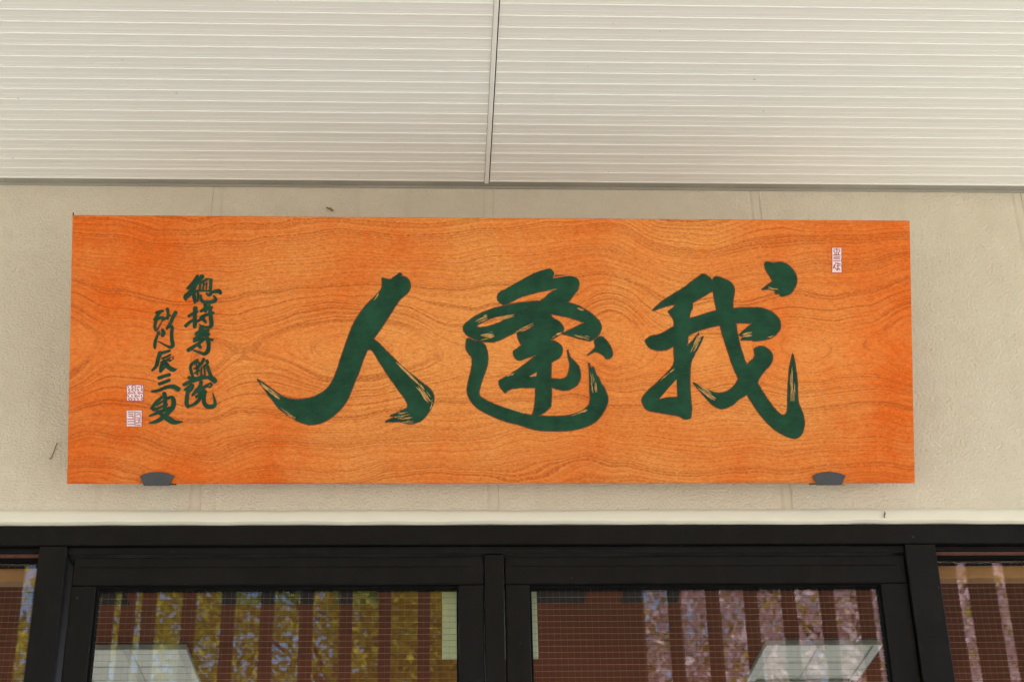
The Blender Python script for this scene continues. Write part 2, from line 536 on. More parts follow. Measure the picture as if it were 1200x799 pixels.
# smooth bead of sealant along the head of the frame, with a wandering upper edge
def bead_mesh():
    n = 700
    xs = np.linspace(-6 * PW, 6 * PW, n)
    rg = np.random.default_rng(5)
    def wob(amp, k):
        w = rg.normal(0, 1, n)
        ker = np.hanning(k); ker /= ker.sum()
        w = np.convolve(w, ker, 'same')
        return amp * w / (w.std() + 1e-9)
    top = HEAD + 0.0265 + wob(0.0008, 60) + wob(0.0004, 9)
    bot = HEAD - 0.0005 + wob(0.0007, 25) + wob(0.0004, 7)
    bul = 0.0026 + wob(0.0003, 50)
    vs, fs = [], []
    for i in range(n):
        t, b, u = top[i], bot[i], bul[i]
        h = t - b
        vs += [(xs[i], 0.004, t), (xs[i], -u * 0.55, t - h * 0.05), (xs[i], -u * 0.85, t - h * 0.35), (xs[i], -u * 1.15, t - h * 0.93), (xs[i], -u * 0.8, b), (xs[i], 0.05, b), (xs[i], 0.05, t)]
        if i:
            a, c = 7 * (i - 1), 7 * i
            for j in range(7):
                fs.append((a + j, c + j, c + (j + 1) % 7, a + (j + 1) % 7))
    me = bpy.data.meshes.new('sealant_bead')
    me.from_pydata(vs, [], fs)
    me.polygons.foreach_set('use_smooth', [True] * len(me.polygons))
    bm = bmesh.new(); bm.from_mesh(me); bmesh.ops.recalc_face_normals(bm, faces=bm.faces[:]); bm.to_mesh(me); bm.free()
    return me
link('sealant_bead', bead_mesh(), MAT['bead'], bld)
# soffit of ribbed aluminium strips
sof = empty('soffit', (0, 0, SOF)); sof.parent = bld
SD = 1.72                                    # depth of the overhang
PITCH_S = 0.03555
prof = [(-0.0352, 0.0), (-0.022, 0.0), (-0.0218, 0.0004), (-0.0205, 0.0004), (-0.0203, 0.0), (-0.0115, 0.0), (-0.0113, 0.0004), (-0.0102, 0.0004), (-0.01, 0.0),
        (-0.0058, 0.0), (-0.0044, -0.0014), (-0.0018, -0.0014), (-0.0003, 0.0), (-0.0003, 0.006), (-0.0352, 0.006)]
SX = 0.127 - JX                              # cover strip over the butt joint, relative to the building
Lh = 3.6
slat_l = extrude_x('spandrel_strip', prof, Lh + SX - 0.0062)
slat_r = extrude_x('spandrel_strip', prof, Lh - SX - 0.0062)
nrow = int((SD - 0.06) / PITCH_S)
for i in range(nrow):
    y = -0.0245 - i * PITCH_S
    link('spandrel_strip', slat_l, MAT['soffit'], sof, (-(Lh - SX + 0.0062) / 2 - 0.0 + (SX * 0), y, 0)).location.x = (-Lh + (SX - 0.0062)) / 2
    link('spandrel_strip', slat_r, MAT['soffit'], sof, ((Lh + (SX + 0.0062)) / 2, y, 0))
# backing board above the strips, cover strip, edge trim, fascia
BX = JX
box('backing_board', BX - 3.6, BX + 3.6, -SD, 0.1, SOF + 0.014, SOF + 0.05, MAT['dark'], sof)
cs = extrude_x('cover_strip', [(-0.0046, 0.004), (-0.0046, -0.0022), (-0.0030, -0.0036), (0.0030, -0.0036), (0.0046, -0.0022), (0.0046, 0.004)], SD - 0.075)
o = link('cover_strip', cs, MAT['soffit'], sof, (SX - 0.0009, -(SD - 0.075) / 2 - 0.0225, 0.0))
o.rotation_euler = (0, 0, math.radians(90))
box('edge_trim', BX - 3.6, BX + 3.6, -0.0235, -0.0015, SOF + 0.003, SOF + 0.012, MAT['trim'], sof)
box('edge_trim', BX - 3.6, BX + 3.6, -0.0040, -0.0006, SOF - 0.0035, SOF + 0.0025, MAT['trim'], sof)
box('fascia', BX - 3.62, BX + 3.62, -SD - 0.04, -SD + 0.02, SOF - 0.02, SOF + 0.34, MAT['trim'], sof, 0.006)
box('roof_slab', BX - 3.6, BX + 3.6, -SD + 0.02, 5.0, SOF + 0.09, SOF + 0.30, MAT['inwall'], bld)

# room behind the glass: ceiling, floor, side walls (far side left open above a low wall to let daylight in)
CEIL = Z0 + 1.9
box('room_ceiling', FX0 - 0.6, FX1 + 0.6, 0.16, 4.2, CEIL, CEIL + 0.08, MAT['ceil'], bld)
box('room_floor', FX0 - 0.6, FX1 + 0.6, 0.12, 4.2, 0.002, 0.03, MAT['infloor'], bld)
for sx in (FX0 - 0.6, FX1 + 0.52):
    box('room_wall', sx, sx + 0.08, 0.16, 4.2, 0.031, CEIL - 0.001, MAT['inwall'], bld)
box('room_lintel', FX0 - 0.6, FX1 + 0.6, 0.102, 0.158, HEAD + 0.02, CEIL + 0.08, MAT['inwall'], bld)
box('room_back_wall', FX0 - 0.519, FX1 + 0.519, 4.12, 4.2, 0.031, 2.0, MAT['inwall'], bld)
# dark slots in the ceiling just inside the doors
for (a, b) in ((-0.66, -0.36), (-0.30, -0.16), (0.34, 0.50), (-1.25, -0.95), (0.62, 0.80)):
    box('ceiling_slot', a, b, 1.92, 2.03, CEIL - 0.004, CEIL - 0.0005, MAT['gasket'], bld)

# ------------------------------------------------------------------ entrance: frame, two door leaves, side panes
ent = empty('entrance_frame', (JX, 0.02, 0))
tag(ent, 'dark bronze metal entrance frame with double glazed doors below the wooden sign', 'door')
B = MAT['bronze']
YF = 0.012                                   # frame face, just behind the wall face
box('header', FX0, FX1, YF, 0.11, Z0 + 1.2895, HEAD - 0.002, B, ent, 0.0015)
JL, JR = -0.771, 1.029
box('jamb', JL, -0.7165, YF + 0.002, 0.11, 0.0, Z0 + 1.2885, B, ent, 0.0015)
box('jamb', 0.9665, JR, YF + 0.002, 0.11, 0.0, Z0 + 1.2885, B, ent, 0.0015)
box('mullion', 0.112, 0.150, YF + 0.012, 0.11, 0.0, Z0 + 1.2725, B, ent, 0.0015)
box('door_stop', -0.7155, 0.9655, YF + 0.010, 0.10, Z0 + 1.2735, Z0 + 1.2885, B, ent, 0.001)
box('post', FX0, FX0 + 0.06, YF + 0.002, 0.11, 0.0, Z0 + 1.2885, B, ent, 0.0015)
box('post', FX1 - 0.06, FX1, YF + 0.002, 0.11, 0.0, Z0 + 1.2885, B, ent, 0.0015)

def wire_mesh(name, x0, x1, z0, z1, y):
    p = 0.0127
    lst = []
    w = 0.00026
    z = z1 - 0.0165
    while z > z0:
        lst.append((x0, x1, y - w, y + w, z - w, z + w)); z -= p
    x = x0 + 0.006
    v = w * 0.32
    while x < x1:
        lst.append((x - v, x + v, y - v + 0.0008, y + v + 0.0008, z0, z1)); x += p
    return boxes_mesh(name, lst)

def leaf(x0, x1, gx0, gx1, ztop, gz, zb, gzb, label):
    d = empty('door_leaf', ((x0 + x1) / 2 - JX, 0.02, 0)); d.parent = ent
    d['label'] = label
    Y0, Y1 = YF + 0.014, YF + 0.058
    box('top_rail', x0, x1, Y0, Y1, gz, ztop, B, d, 0.002)
    box('stile', x0, gx0, Y0 + 0.0005, Y1, zb, gz - 0.0006, B, d, 0.002)
    box('stile', gx1, x1, Y0 + 0.0005, Y1, zb, gz - 0.0006, B, d, 0.002)
    box('bottom_rail', gx0 + 0.0005, gx1 - 0.0005, Y0, Y1, zb, gzb, B, d, 0.002)
    # narrow glazing beads and a flat cover plate along the head
    box('glazing_bead', gx0 + 0.0006, gx1 - 0.0006, Y0 + 0.006, Y1 - 0.012, gz - 0.0045, gz - 0.0008, MAT['gasket'], d)
    box('glazing_bead', gx0 + 0.0006, gx0 + 0.004, Y0 + 0.006, Y1 - 0.012, gzb, gz - 0.005, MAT['gasket'], d)
    box('glazing_bead', gx1 - 0.004, gx1 - 0.0006, Y0 + 0.006, Y1 - 0.012, gzb, gz - 0.005, MAT['gasket'], d)
    box('cover_plate', x0 + 0.012, x1 - 0.02, Y0 - 0.002, Y0 - 0.0004, ztop - 0.022, ztop - 0.003, B, d, 0.0005)
    yg = Y0 + 0.016
    g = box('glass_pane', gx0 + 0.0002, gx1 - 0.0002, yg, yg + 0.0068, gzb + 0.001, gz - 0.001, MAT['glass'], d)
    w = link('wire_mesh', wire_mesh('wire_mesh', gx0 + 0.004, gx1 - 0.004, gzb + 0.003, gz - 0.0045, yg + 0.0034), MAT['wire'], d, -wloc(d))
    w['kind'] = 'stuff'
    return d

leaf(-0.7030, 0.1095, -0.6545, 0.0600, Z0 + 1.2690, Z0 + 1.2100, 0.02, 0.26, 'door leaf that mirrors yellow-green leaves and blue sky')
leaf(0.1525, 0.9650, 0.2010, 0.9100, Z0 + 1.2690, Z0 + 1.2100, 0.02, 0.26, 'door leaf that mirrors pale pink blossom')

def side(x0, x1, label):
    d = empty('side_pane', ((x0 + x1) / 2 - JX, 0.02, 0)); d.parent = ent
    d['label'] = label
    gz, gzb = Z0 + 1.2620, 0.12
    box('head_trim', x0, x1, YF + 0.016, 0.10, Z0 + 1.2792, Z0 + 1.2885, B, d, 0.0008)
    box('head_channel', x0, x1, YF + 0.020, 0.09, Z0 + 1.2700, Z0 + 1.2788, MAT['rust'], d, 0.0008)
    box('glazing_bead', x0, x1, YF + 0.018, 0.07, gz, Z0 + 1.2696, MAT['gasket'], d, 0.0008)
    box('sill', x0, x1, YF + 0.004, 0.10, 0.0, gzb, B, d, 0.002)
    yg = YF + 0.030
    box('glass_pane', x0 + 0.0002, x1 - 0.0002, yg, yg + 0.0068, gzb + 0.001, gz - 0.0005, MAT['glass'], d)
    w = link('wire_mesh', wire_mesh('wire_mesh', x0 + 0.002, x1 - 0.002, gzb + 0.003, gz - 0.002, yg + 0.0034), MAT['wire'], d, -wloc(d))
    w['kind'] = 'stuff'
    box('blind_headrail', x0 + 0.004, x1 - 0.004, 0.085, 0.12, gz - 0.020, gz + 0.02, MAT['amber'], d, 0.002)
side(FX0 + 0.06, JL, 'fixed pane beside the leafy reflection')
side(JR, FX1 - 0.06, 'fixed pane with an amber strip along its head')

# pale panel fixed behind the mullion
pp = box('notice_panel', 0.028, 0.222, 0.135, 0.150, Z0 + 1.095, Z0 + 1.260, MAT['pale'], None, 0.001)
tag(pp, 'pale green rectangular panel showing through the glass behind the door mullion', 'panel')
hg = box('hanger_rod', 0.128, 0.134, 0.139, 0.145, Z0 + 1.261, CEIL - 0.0005, MAT['lampg'], pp)

# ------------------------------------------------------------------ ceiling lights in the room
def lamp(x0, x1, y0, y1, label):
    t = empty('ceiling_light', ((x0 + x1) / 2, (y0 + y1) / 2, CEIL - 0.05))
    tag(t, label, 'ceiling light', 'square lights on the brown ceiling')
    b, zt, zb = 0.02, CEIL - 0.0006, CEIL - 0.020
    W = MAT['lampw']
    box('frame_bar', x0, x1, y0, y0 + 0.008, zb, zt, W, t, 0.001)
    box('frame_bar', x0, x1, y1 - 0.008, y1, zb, zt, W, t, 0.001)
    box('frame_bar', x0, x0 + 0.03, y0 + 0.0085, y1 - 0.0085, zb + 0.002, zt, MAT['lampg'], t, 0.001)
    box('frame_bar', x1 - 0.03, x1, y0 + 0.0085, y1 - 0.0085, zb + 0.002, zt, MAT['lampg'], t, 0.001)
    xm, ym = (x0 + x1) / 2, (y0 + y1) / 2
    box('cross_bar', xm - 0.014, xm + 0.014, y0 + 0.0085, y1 - 0.0085, zb + 0.006, zt - 0.001, MAT['lampg'], t, 0.001)
    for (a, c) in ((x0 + 0.031, xm - 0.0145), (xm + 0.0145, x1 - 0.031)):
        box('diffuser', a, c, y0 + 0.0085, ym - 0.0002, zt - 0.010, zt - 0.006, W, t)
        o = box('diffuser', a, c, ym - 0.0005, y1 - 0.0085, zt - 0.0112, zt - 0.006, MAT['lampd'], t)
    return t
lamp(-1.225, -0.818, 2.42, 2.84, 'pale square ceiling light in the pane that mirrors yellow-green leaves')
lamp(1.160, 1.567, 2.41, 2.83, 'pale square ceiling light in the pane that mirrors pink blossom')

# ------------------------------------------------------------------ the sign board
SWID, SHEI, STHK = 1.6918, 0.5338, 0.030
TILT = math.radians(24.05)
SC = Vector((0.1337, -0.5 * (0.0700 + 0.2876), Z0 + 0.5 * (1.3856 + 1.8731)))
sign = empty('wooden_sign', (0, 0, 0))
tag(sign, 'orange wood sign board with large green brush characters leaning out from the wall', 'sign')
# local axes: x along the board, z up the board, -y out of its face
Ms = Matrix.Rotation(TILT, 4, 'X')
Ms.translation = SC
sign.matrix_world = Ms
bm = bmesh.new()
bmesh.ops.create_cube(bm, size=1.0)
for v in bm.verts:
    v.co = Vector((v.co.x * SWID, v.co.y * STHK + STHK / 2, v.co.z * SHEI))
bmesh.ops.bevel(bm, geom=bm.edges[:], offset=0.0016, segments=2, affect='EDGES', profile=0.5)
me = bpy.data.meshes.new('board'); bm.to_mesh(me); bm.free()
link('board', me, MAT['wood'], sign)
# the frame of measured corners maps tracing units to the face of the board
def homography(src, dst):
    A, b = [], []
    for (x, y), (u, v) in zip(src, dst):
        A.append([x, y, 1, 0, 0, 0, -u * x, -u * y]); b.append(u)
        A.append([0, 0, 0, x, y, 1, -v * x, -v * y]); b.append(v)
    h = np.linalg.solve(np.array(A, float), np.array(b, float))
    return np.append(h, 1).reshape(3, 3)
HM = homography([(85.5, 250), (1067, 260.5), (1072, 566.5), (78, 566)],
                [(-SWID / 2, SHEI / 2), (SWID / 2, SHEI / 2), (SWID / 2, -SHEI / 2), (-SWID / 2, -SHEI / 2)])
def on_board(P):
    P = np.asarray(P, float)
    q = np.c_[P, np.ones(len(P))] @ HM.T
    return q[:, :2] / q[:, 2:3]

def smooth(pts, n=5, closed=True):
    """Catmull-Rom; a point given twice stays a corner"""
    P = np.asarray(pts, float)
    N = len(P)
    out = []
    rg = range(N if closed else N - 1)
    for i in rg:
        p1, p2 = P[i], P[(i + 1) % N]
        p0 = P[(i - 1) % N] if closed or i > 0 else p1
        p3 = P[(i + 2) % N] if closed or i + 2 < N else p2
        if np.allclose(p1, p2):
            continue
        for k in range(n):
            t = k / n
            out.append(0.5 * ((2 * p1) + (-p0 + p2) * t + (2 * p0 - 5 * p1 + 4 * p2 - p3) * t * t + (-p0 + 3 * p1 - 3 * p2 + p3) * t ** 3))
    if not closed:
        out.append(P[-1])
    return np.array(out)

def offset(P, d):
    a = np.roll(P, 1, 0); b = np.roll(P, -1, 0)
    t = b - a
    L = np.linalg.norm(t, axis=1, keepdims=True); L[L < 1e-9] = 1
    t = t / L
    nrm = np.c_[t[:, 1], -t[:, 0]]
    area = 0.5 * np.sum(P[:, 0] * np.roll(P[:, 1], -1) - np.roll(P[:, 0], -1) * P[:, 1])
    return P + nrm * d * (1 if area > 0 else -1)

class Flat:
    """flat painted shapes on the face of the board"""
    def __init__(s):
        s.v, s.f = [], []
    def poly(s, P, y):
        q = on_board(P)
        vs = [Vector((a, 0, b)) for a, b in q]
        base = len(s.v)
        s.v += [(a, -y, b) for a, b in q]
        for t in tessellate_polygon([vs]):
            s.f.append(tuple(base + i for i in t))
    def build(s, name, mat, parent):
        me = bpy.data.meshes.new(name)
        me.from_pydata(s.v, [], s.f)
        bm = bmesh.new(); bm.from_mesh(me)
        for f in bm.faces:
            f.normal_update()
            if f.normal.y > 0:
                f.normal_flip()
        bm.to_mesh(me); bm.free()
        return link(name, me, mat, parent)

def ribbon(pts, n=5, rough=0.0, rg=None):
    P = np.asarray(pts, float)
    S = smooth(P, n, closed=False) if len(P) > 2 else np.array([P[0] + (P[1] - P[0]) * t for t in np.linspace(0, 1, 6)])
    c, w = S[:, :2], np.maximum(S[:, 2], 1.0) / 2
    t = np.gradient(c, axis=0)
    t /= np.linalg.norm(t, axis=1, keepdims=True) + 1e-9
    nr = np.c_[-t[:, 1], t[:, 0]]
    L = c + nr * w[:, None]; R = c - nr * w[:, None]
    def cap(c0, t0, n0, w0, sgn):
        return [c0 + (n0 * math.cos(a) + t0 * math.sin(a) * 0.7) * w0 * sgn for a in np.linspace(0, math.pi, 7)[1:-1]]
    e = cap(c[-1], t[-1], nr[-1], w[-1], 1)
    b = cap(c[0], t[0], nr[0], w[0], -1)
    return np.array(list(L) + e + list(R[::-1]) + b)

def character(name, label, org, sc, polys=(), ribbons=(), streaks=(), holes=(), edge=1.15, seed=0):
    org = np.array(org, float)
    e = empty(name); e.parent = sign
    if label:
        e['label'] = label
    rg = np.random.default_rng(seed)
    shapes = []
    for p in polys:
        S = smooth(p, 5)
        shapes.append(org + S / sc)
    for r in ribbons:
        shapes.append(org + ribbon(r) / sc)
    Fe, Fp, Fd = Flat(), Flat(), Flat()
    for i, S in enumerate(shapes):
        # a brushed edge is never ruler-clean
        jit = rg.normal(0, 0.14, S.shape) if polys else rg.normal(0, 0.06, S.shape)
        S = S + jit
        Fp.poly(S, 0.0014 + 0.00006 * i)
        Fe.poly(offset(S, edge), 0.0004 + 0.00006 * i)
    Fe.build('painted_edge_shade', MAT['edge'], e)  # flat dark outline, painted in place of the shade along a cut edge
    Fp.build('paint', MAT['paint'], e)
    y = 0.0014 + 0.00006 * (len(shapes) + 2)
    if len(streaks):
        for k, s in enumerate(streaks):
            Fd.poly(org + ribbon(s, 4) / sc, y + 0.00004 * k)
        Fd.build('dry_streak', MAT['dry'], e)['kind'] = 'stuff'
    if len(holes):
        Fh = Flat()
        for k, h in enumerate(holes):
            Fh.poly(org + smooth(h, 4) / sc, y + 0.0004 + 0.00004 * k)
        Fh.build('bare_patch', MAT['wood'], e)
    return e

def D(*p):      # corner
    return [p, p]

def streakset(seed, p0, p1, spread, n, w=3.0, ln=(0.25, 0.6)):
    """short parallel dry-brush slivers between two ends"""
    rg = np.random.default_rng(seed)
    p0, p1 = np.array(p0, float), np.array(p1, float)
    t = p1 - p0
    nr = np.array([-t[1], t[0]]) / np.linalg.norm(t)
    out = []
    for _ in range(int(n * 1.5)):
        a = rg.uniform(0, 0.75); b = min(1.0, a + rg.uniform(*ln))
        o = rg.uniform(-spread, spread)
        A, Bp = p0 + t * a + nr * o, p0 + t * b + nr * (o + rg.normal(0, 1.5))
        m = (A + Bp) / 2 + nr * rg.normal(0, 1.2)
        out.append([(A[0], A[1], 0.5), (m[0], m[1], w * rg.uniform(0.3, 0.85)), (Bp[0], Bp[1], 0.4)])
    return out

# --- the three large characters
ren = [D(600, 62) + [(616, 66), (640, 69), (668, 50), (683, 40)] + [(692, 46), (688, 54), (712, 60), (728, 80), (731, 104), (722, 126), (700, 146), (680, 165), (650, 210), (610, 272), (575, 322), (552, 352), (540, 372), (528, 398), (505, 455), (485, 510), (462, 565), (440, 620), (415, 660), (380, 696), (340, 725), (300, 742), (260, 746), (225, 738)] + D(196, 727) + [(168, 704), (150, 698)] + D(112, 668) + [(92, 642), (78, 622)] + D(66, 612) + [(50, 585), (32, 562)] + D(12, 533) + [(50, 560), (90, 588), (125, 612), (160, 626), (200, 631), (245, 626), (290, 612), (330, 588), (360, 555), (385, 500), (405, 440), (430, 370), (460, 290), (490, 235), (530, 185), (570, 145), (596, 116), (602, 90)],
       D(552, 344) + [(580, 365), (620, 405), (655, 440), (700, 485), (750, 525), (795, 560), (825, 585), (840, 615), (836, 650), (815, 690), (785, 725), (750, 740), (720, 743), (690, 734), (655, 733)] + D(612, 735) + [(640, 722)] + D(672, 711) + D(635, 707) + [(660, 698)] + D(690, 690) + D(672, 690) + [(700, 680), (718, 668), (718, 650), (705, 625), (680, 590), (640, 535), (600, 475), (570, 425), (548, 396)] + D(520, 398)]
character('large_character', 'two-stroke brush character with long swept left tail', (300, 310), 3.995, ren,
          streaks=streakset(1, (20, 545), (118, 625), 9, 12, 5) + streakset(2, (655, 445), (790, 575), 7, 9, 5) + streakset(3, (760, 560), (825, 640), 16, 16, 6) + streakset(4, (655, 712), (740, 700), 16, 9, 4) + streakset(5, (120, 672), (190, 720), 5, 6, 3) + streakset(6, (562, 172), (586, 135), 5, 5, 4) + streakset(7, (690, 735), (745, 738), 5, 4, 3) + streakset(71, (820, 690), (836, 630), 3, 4, 3),
          seed=1)
hou = [
    D(258, 188) + [(236, 180), (222, 158), (230, 135), (262, 113), (310, 86), (360, 58), (410, 35), (445, 24), (470, 21), (486, 38), (484, 55)] + D(474, 68) + [(520, 60), (562, 55), (592, 63), (606, 88), (598, 115), (575, 145), (548, 178), (500, 195)] + D(430, 200) + D(415, 177) + [(440, 160), (470, 135)] + D(502, 114) + [(450, 122), (400, 132), (350, 145), (300, 165), (275, 180)],
    D(430, 172) + [(350, 178), (290, 187), (220, 202), (160, 222), (110, 248), (70, 280), (62, 302), (78, 328)] + D(100, 341) + D(130, 300) + [(122, 288), (150, 268), (200, 247), (260, 236)] + D(302, 232) + [(340, 225)] + D(430, 225),
    D(62, 302) + [(78, 328), (105, 343), (140, 356), (190, 361), (235, 350), (280, 328), (330, 306), (395, 282)] + D(432, 262) + D(432, 215) + [(345, 222), (302, 234), (252, 262), (195, 286), (145, 296), (122, 292)] + D(92, 285),
    D(410, 178) + [(480, 172), (545, 180), (590, 192), (640, 218), (680, 250), (704, 285), (702, 312), (685, 338), (655, 356), (625, 352), (590, 342), (555, 332)] + D(524, 326) + [(560, 308), (600, 288)] + D(628, 274) + [(595, 260), (550, 246), (500, 236), (465, 231)] + D(410, 236),
    D(405, 225) + D(466, 230) + [(478, 250), (510, 270), (528, 295), (525, 315), (500, 335)] + D(468, 354) + [(500, 366), (520, 385), (522, 410), (510, 435), (485, 450)] + D(470, 459) + D(470, 535) + [(510, 538), (540, 530), (555, 505), (560, 470), (552, 430)] + D(548, 398) + [(560, 435), (578, 452), (600, 480), (608, 520), (600, 550), (580, 572), (545, 588), (510, 585)] + D(472, 573) + [(471, 630)] + D(468, 665) + [(445, 685), (412, 707)] + D(382, 712) + [(392, 680), (398, 640)] + D(400, 575) + [(340, 575), (290, 580), (268, 588)] + D(256, 600) + [(236, 575)] + D(227, 545) + [(250, 532), (290, 510), (340, 475), (385, 440)] + D(400, 424) + [(360, 435), (322, 447), (302, 432), (298, 408), (315, 394)] + D(336, 378) + [(320, 348)] + D(314, 315) + [(345, 315), (388, 292)] + D(400, 268),
    D(75, 368) + [(80, 347)] + [(95, 350), (110, 356), (140, 360), (160, 378), (172, 410), (174, 450), (165, 490), (150, 530), (138, 570), (133, 610), (160, 632), (200, 652), (250, 670), (310, 688), (370, 705), (430, 710), (500, 712), (560, 706), (610, 690), (645, 662), (655, 635), (653, 580), (652, 520)] + D(648, 460) + [(658, 485)] + D(668, 480) + [(680, 515)] + D(692, 530) + [(705, 560)] + D(718, 575) + [(735, 625), (728, 660), (705, 705), (670, 740), (620, 762), (560, 775), (500, 778), (430, 776), (380, 768), (320, 748), (250, 730), (180, 700), (130, 672), (95, 635), (80, 595), (85, 550), (100, 490), (104, 440), (90, 420), (75, 395)],
    D(640, 427) + [(665, 405), (680, 385), (675, 360), (690, 343), (712, 342), (735, 365), (752, 395), (757, 420), (748, 438)] + D(728, 441) + [(718, 426), (695, 412), (670, 410)],
]
character('large_character', 'dense brush character wrapped by a sweeping boat-shaped stroke', (530, 310), 3.995, hou,
          streaks=streakset(8, (118, 270), (175, 245), 10, 12, 5) + streakset(9, (140, 340), (205, 330), 14, 18, 5) + streakset(10, (215, 262), (298, 238), 8, 9, 4) + streakset(11, (300, 318), (388, 280), 5, 8, 3) + streakset(12, (262, 524), (300, 508), 5, 5, 4) + streakset(13, (660, 500), (675, 600), 12, 9, 4) + streakset(14, (560, 200), (625, 215), 5, 5, 4) + streakset(15, (475, 345), (520, 322), 6, 6, 4) + streakset(16, (575, 328), (650, 348), 6, 6, 4) + streakset(17, (235, 660), (360, 700), 3, 5, 3) + streakset(18, (560, 712), (640, 680), 3, 6, 3),
          holes=[D(368, 525) + D(403, 505) + D(402, 523)], seed=2)
wre = [
    D(78, 236) + [(112, 203), (160, 170), (210, 140), (250, 110), (277, 90), (297, 81), (320, 95)] + D(335, 116) + D(332, 152) + [(290, 176), (248, 200)] + D(225, 215) + [(180, 208), (150, 212), (115, 222)],
    D(146, 238) + [(165, 225)] + D(180, 206) + D(248, 198) + [(246, 225), (236, 250), (230, 300)] + D(226, 385) + [(246, 368)] + D(276, 330) + [(262, 362)] + D(293, 345) + [(275, 385), (258, 415), (244, 445), (238, 470), (236, 530), (238, 600)] + D(243, 652) + D(238, 690) + [(215, 694), (185, 680), (140, 672), (95, 664), (55, 655), (38, 630), (36, 605), (60, 575), (100, 540), (140, 500), (165, 470), (172, 440), (170, 395), (168, 330), (172, 290), (165, 265)],
    D(48, 362) + [(70, 345), (110, 335), (150, 315), (190, 290), (230, 272), (290, 254), (345, 237), (420, 228), (470, 224), (530, 225), (575, 238), (605, 260), (620, 290), (615, 320), (590, 345), (555, 358), (520, 363), (490, 360)] + D(452, 360) + D(470, 345) + D(446, 340) + [(470, 318)] + D(506, 288) + [(450, 287), (410, 286), (370, 295), (310, 308), (260, 325), (220, 345), (180, 370), (150, 395), (115, 403), (80, 398), (60, 385)],
    D(333, 115) + [(340, 97), (355, 92), (385, 102), (415, 122), (426, 150), (420, 185), (418, 225), (422, 260), (432, 300), (440, 345), (452, 395), (465, 435), (480, 472), (520, 540), (550, 590), (585, 640), (615, 673), (635, 680), (650, 660), (652, 600), (655, 540), (660, 480)] + D(673, 418) + [(682, 470), (690, 530), (692, 590), (696, 630), (712, 670), (720, 710), (712, 750), (695, 772), (670, 776), (630, 760), (590, 735), (550, 695), (510, 640), (480, 592), (455, 545), (430, 495), (410, 440), (390, 380), (375, 330), (365, 290), (352, 235), (342, 180), (335, 145)],
    D(510, 398) + [(535, 388), (560, 395), (582, 415), (586, 440), (575, 465), (545, 500), (525, 532), (518, 555), (480, 588), (445, 610), (415, 635), (385, 648), (365, 650), (335, 635), (305, 605), (280, 575)] + D(250, 541) + [(290, 562), (330, 580), (360, 586), (395, 578), (425, 555), (440, 530), (465, 490), (490, 455), (512, 432)],
    D(556, 42) + [(563, 30), (590, 34), (625, 32), (655, 45), (678, 70), (690, 100), (685, 130), (665, 160), (640, 172), (625, 174)] + D(615, 163) + D(602, 164) + D(597, 150) + [(570, 144)] + D(542, 147) + [(565, 130)] + D(590, 112) + [(575, 85), (560, 60)],
]
character('large_character', 'brush character with crossing slashes and a separate dot', (745, 300), 3.633, wre,
          streaks=streakset(20, (262, 550), (345, 610), 10, 20, 5) + streakset(21, (672, 450), (672, 620), 11, 12, 3) + streakset(22, (445, 345), (500, 335), 10, 10, 4) + streakset(23, (240, 420), (278, 345), 9, 12, 4) + streakset(24, (108, 535), (170, 480), 3, 4, 3) + streakset(25, (560, 140), (610, 150), 6, 4, 3) + streakset(26, (555, 205 + 150), (590, 345), 3, 3, 3),
          holes=[D(106, 610) + [(140, 570)] + D(179, 527) + D(182, 600) + [(140, 602)]], seed=3)

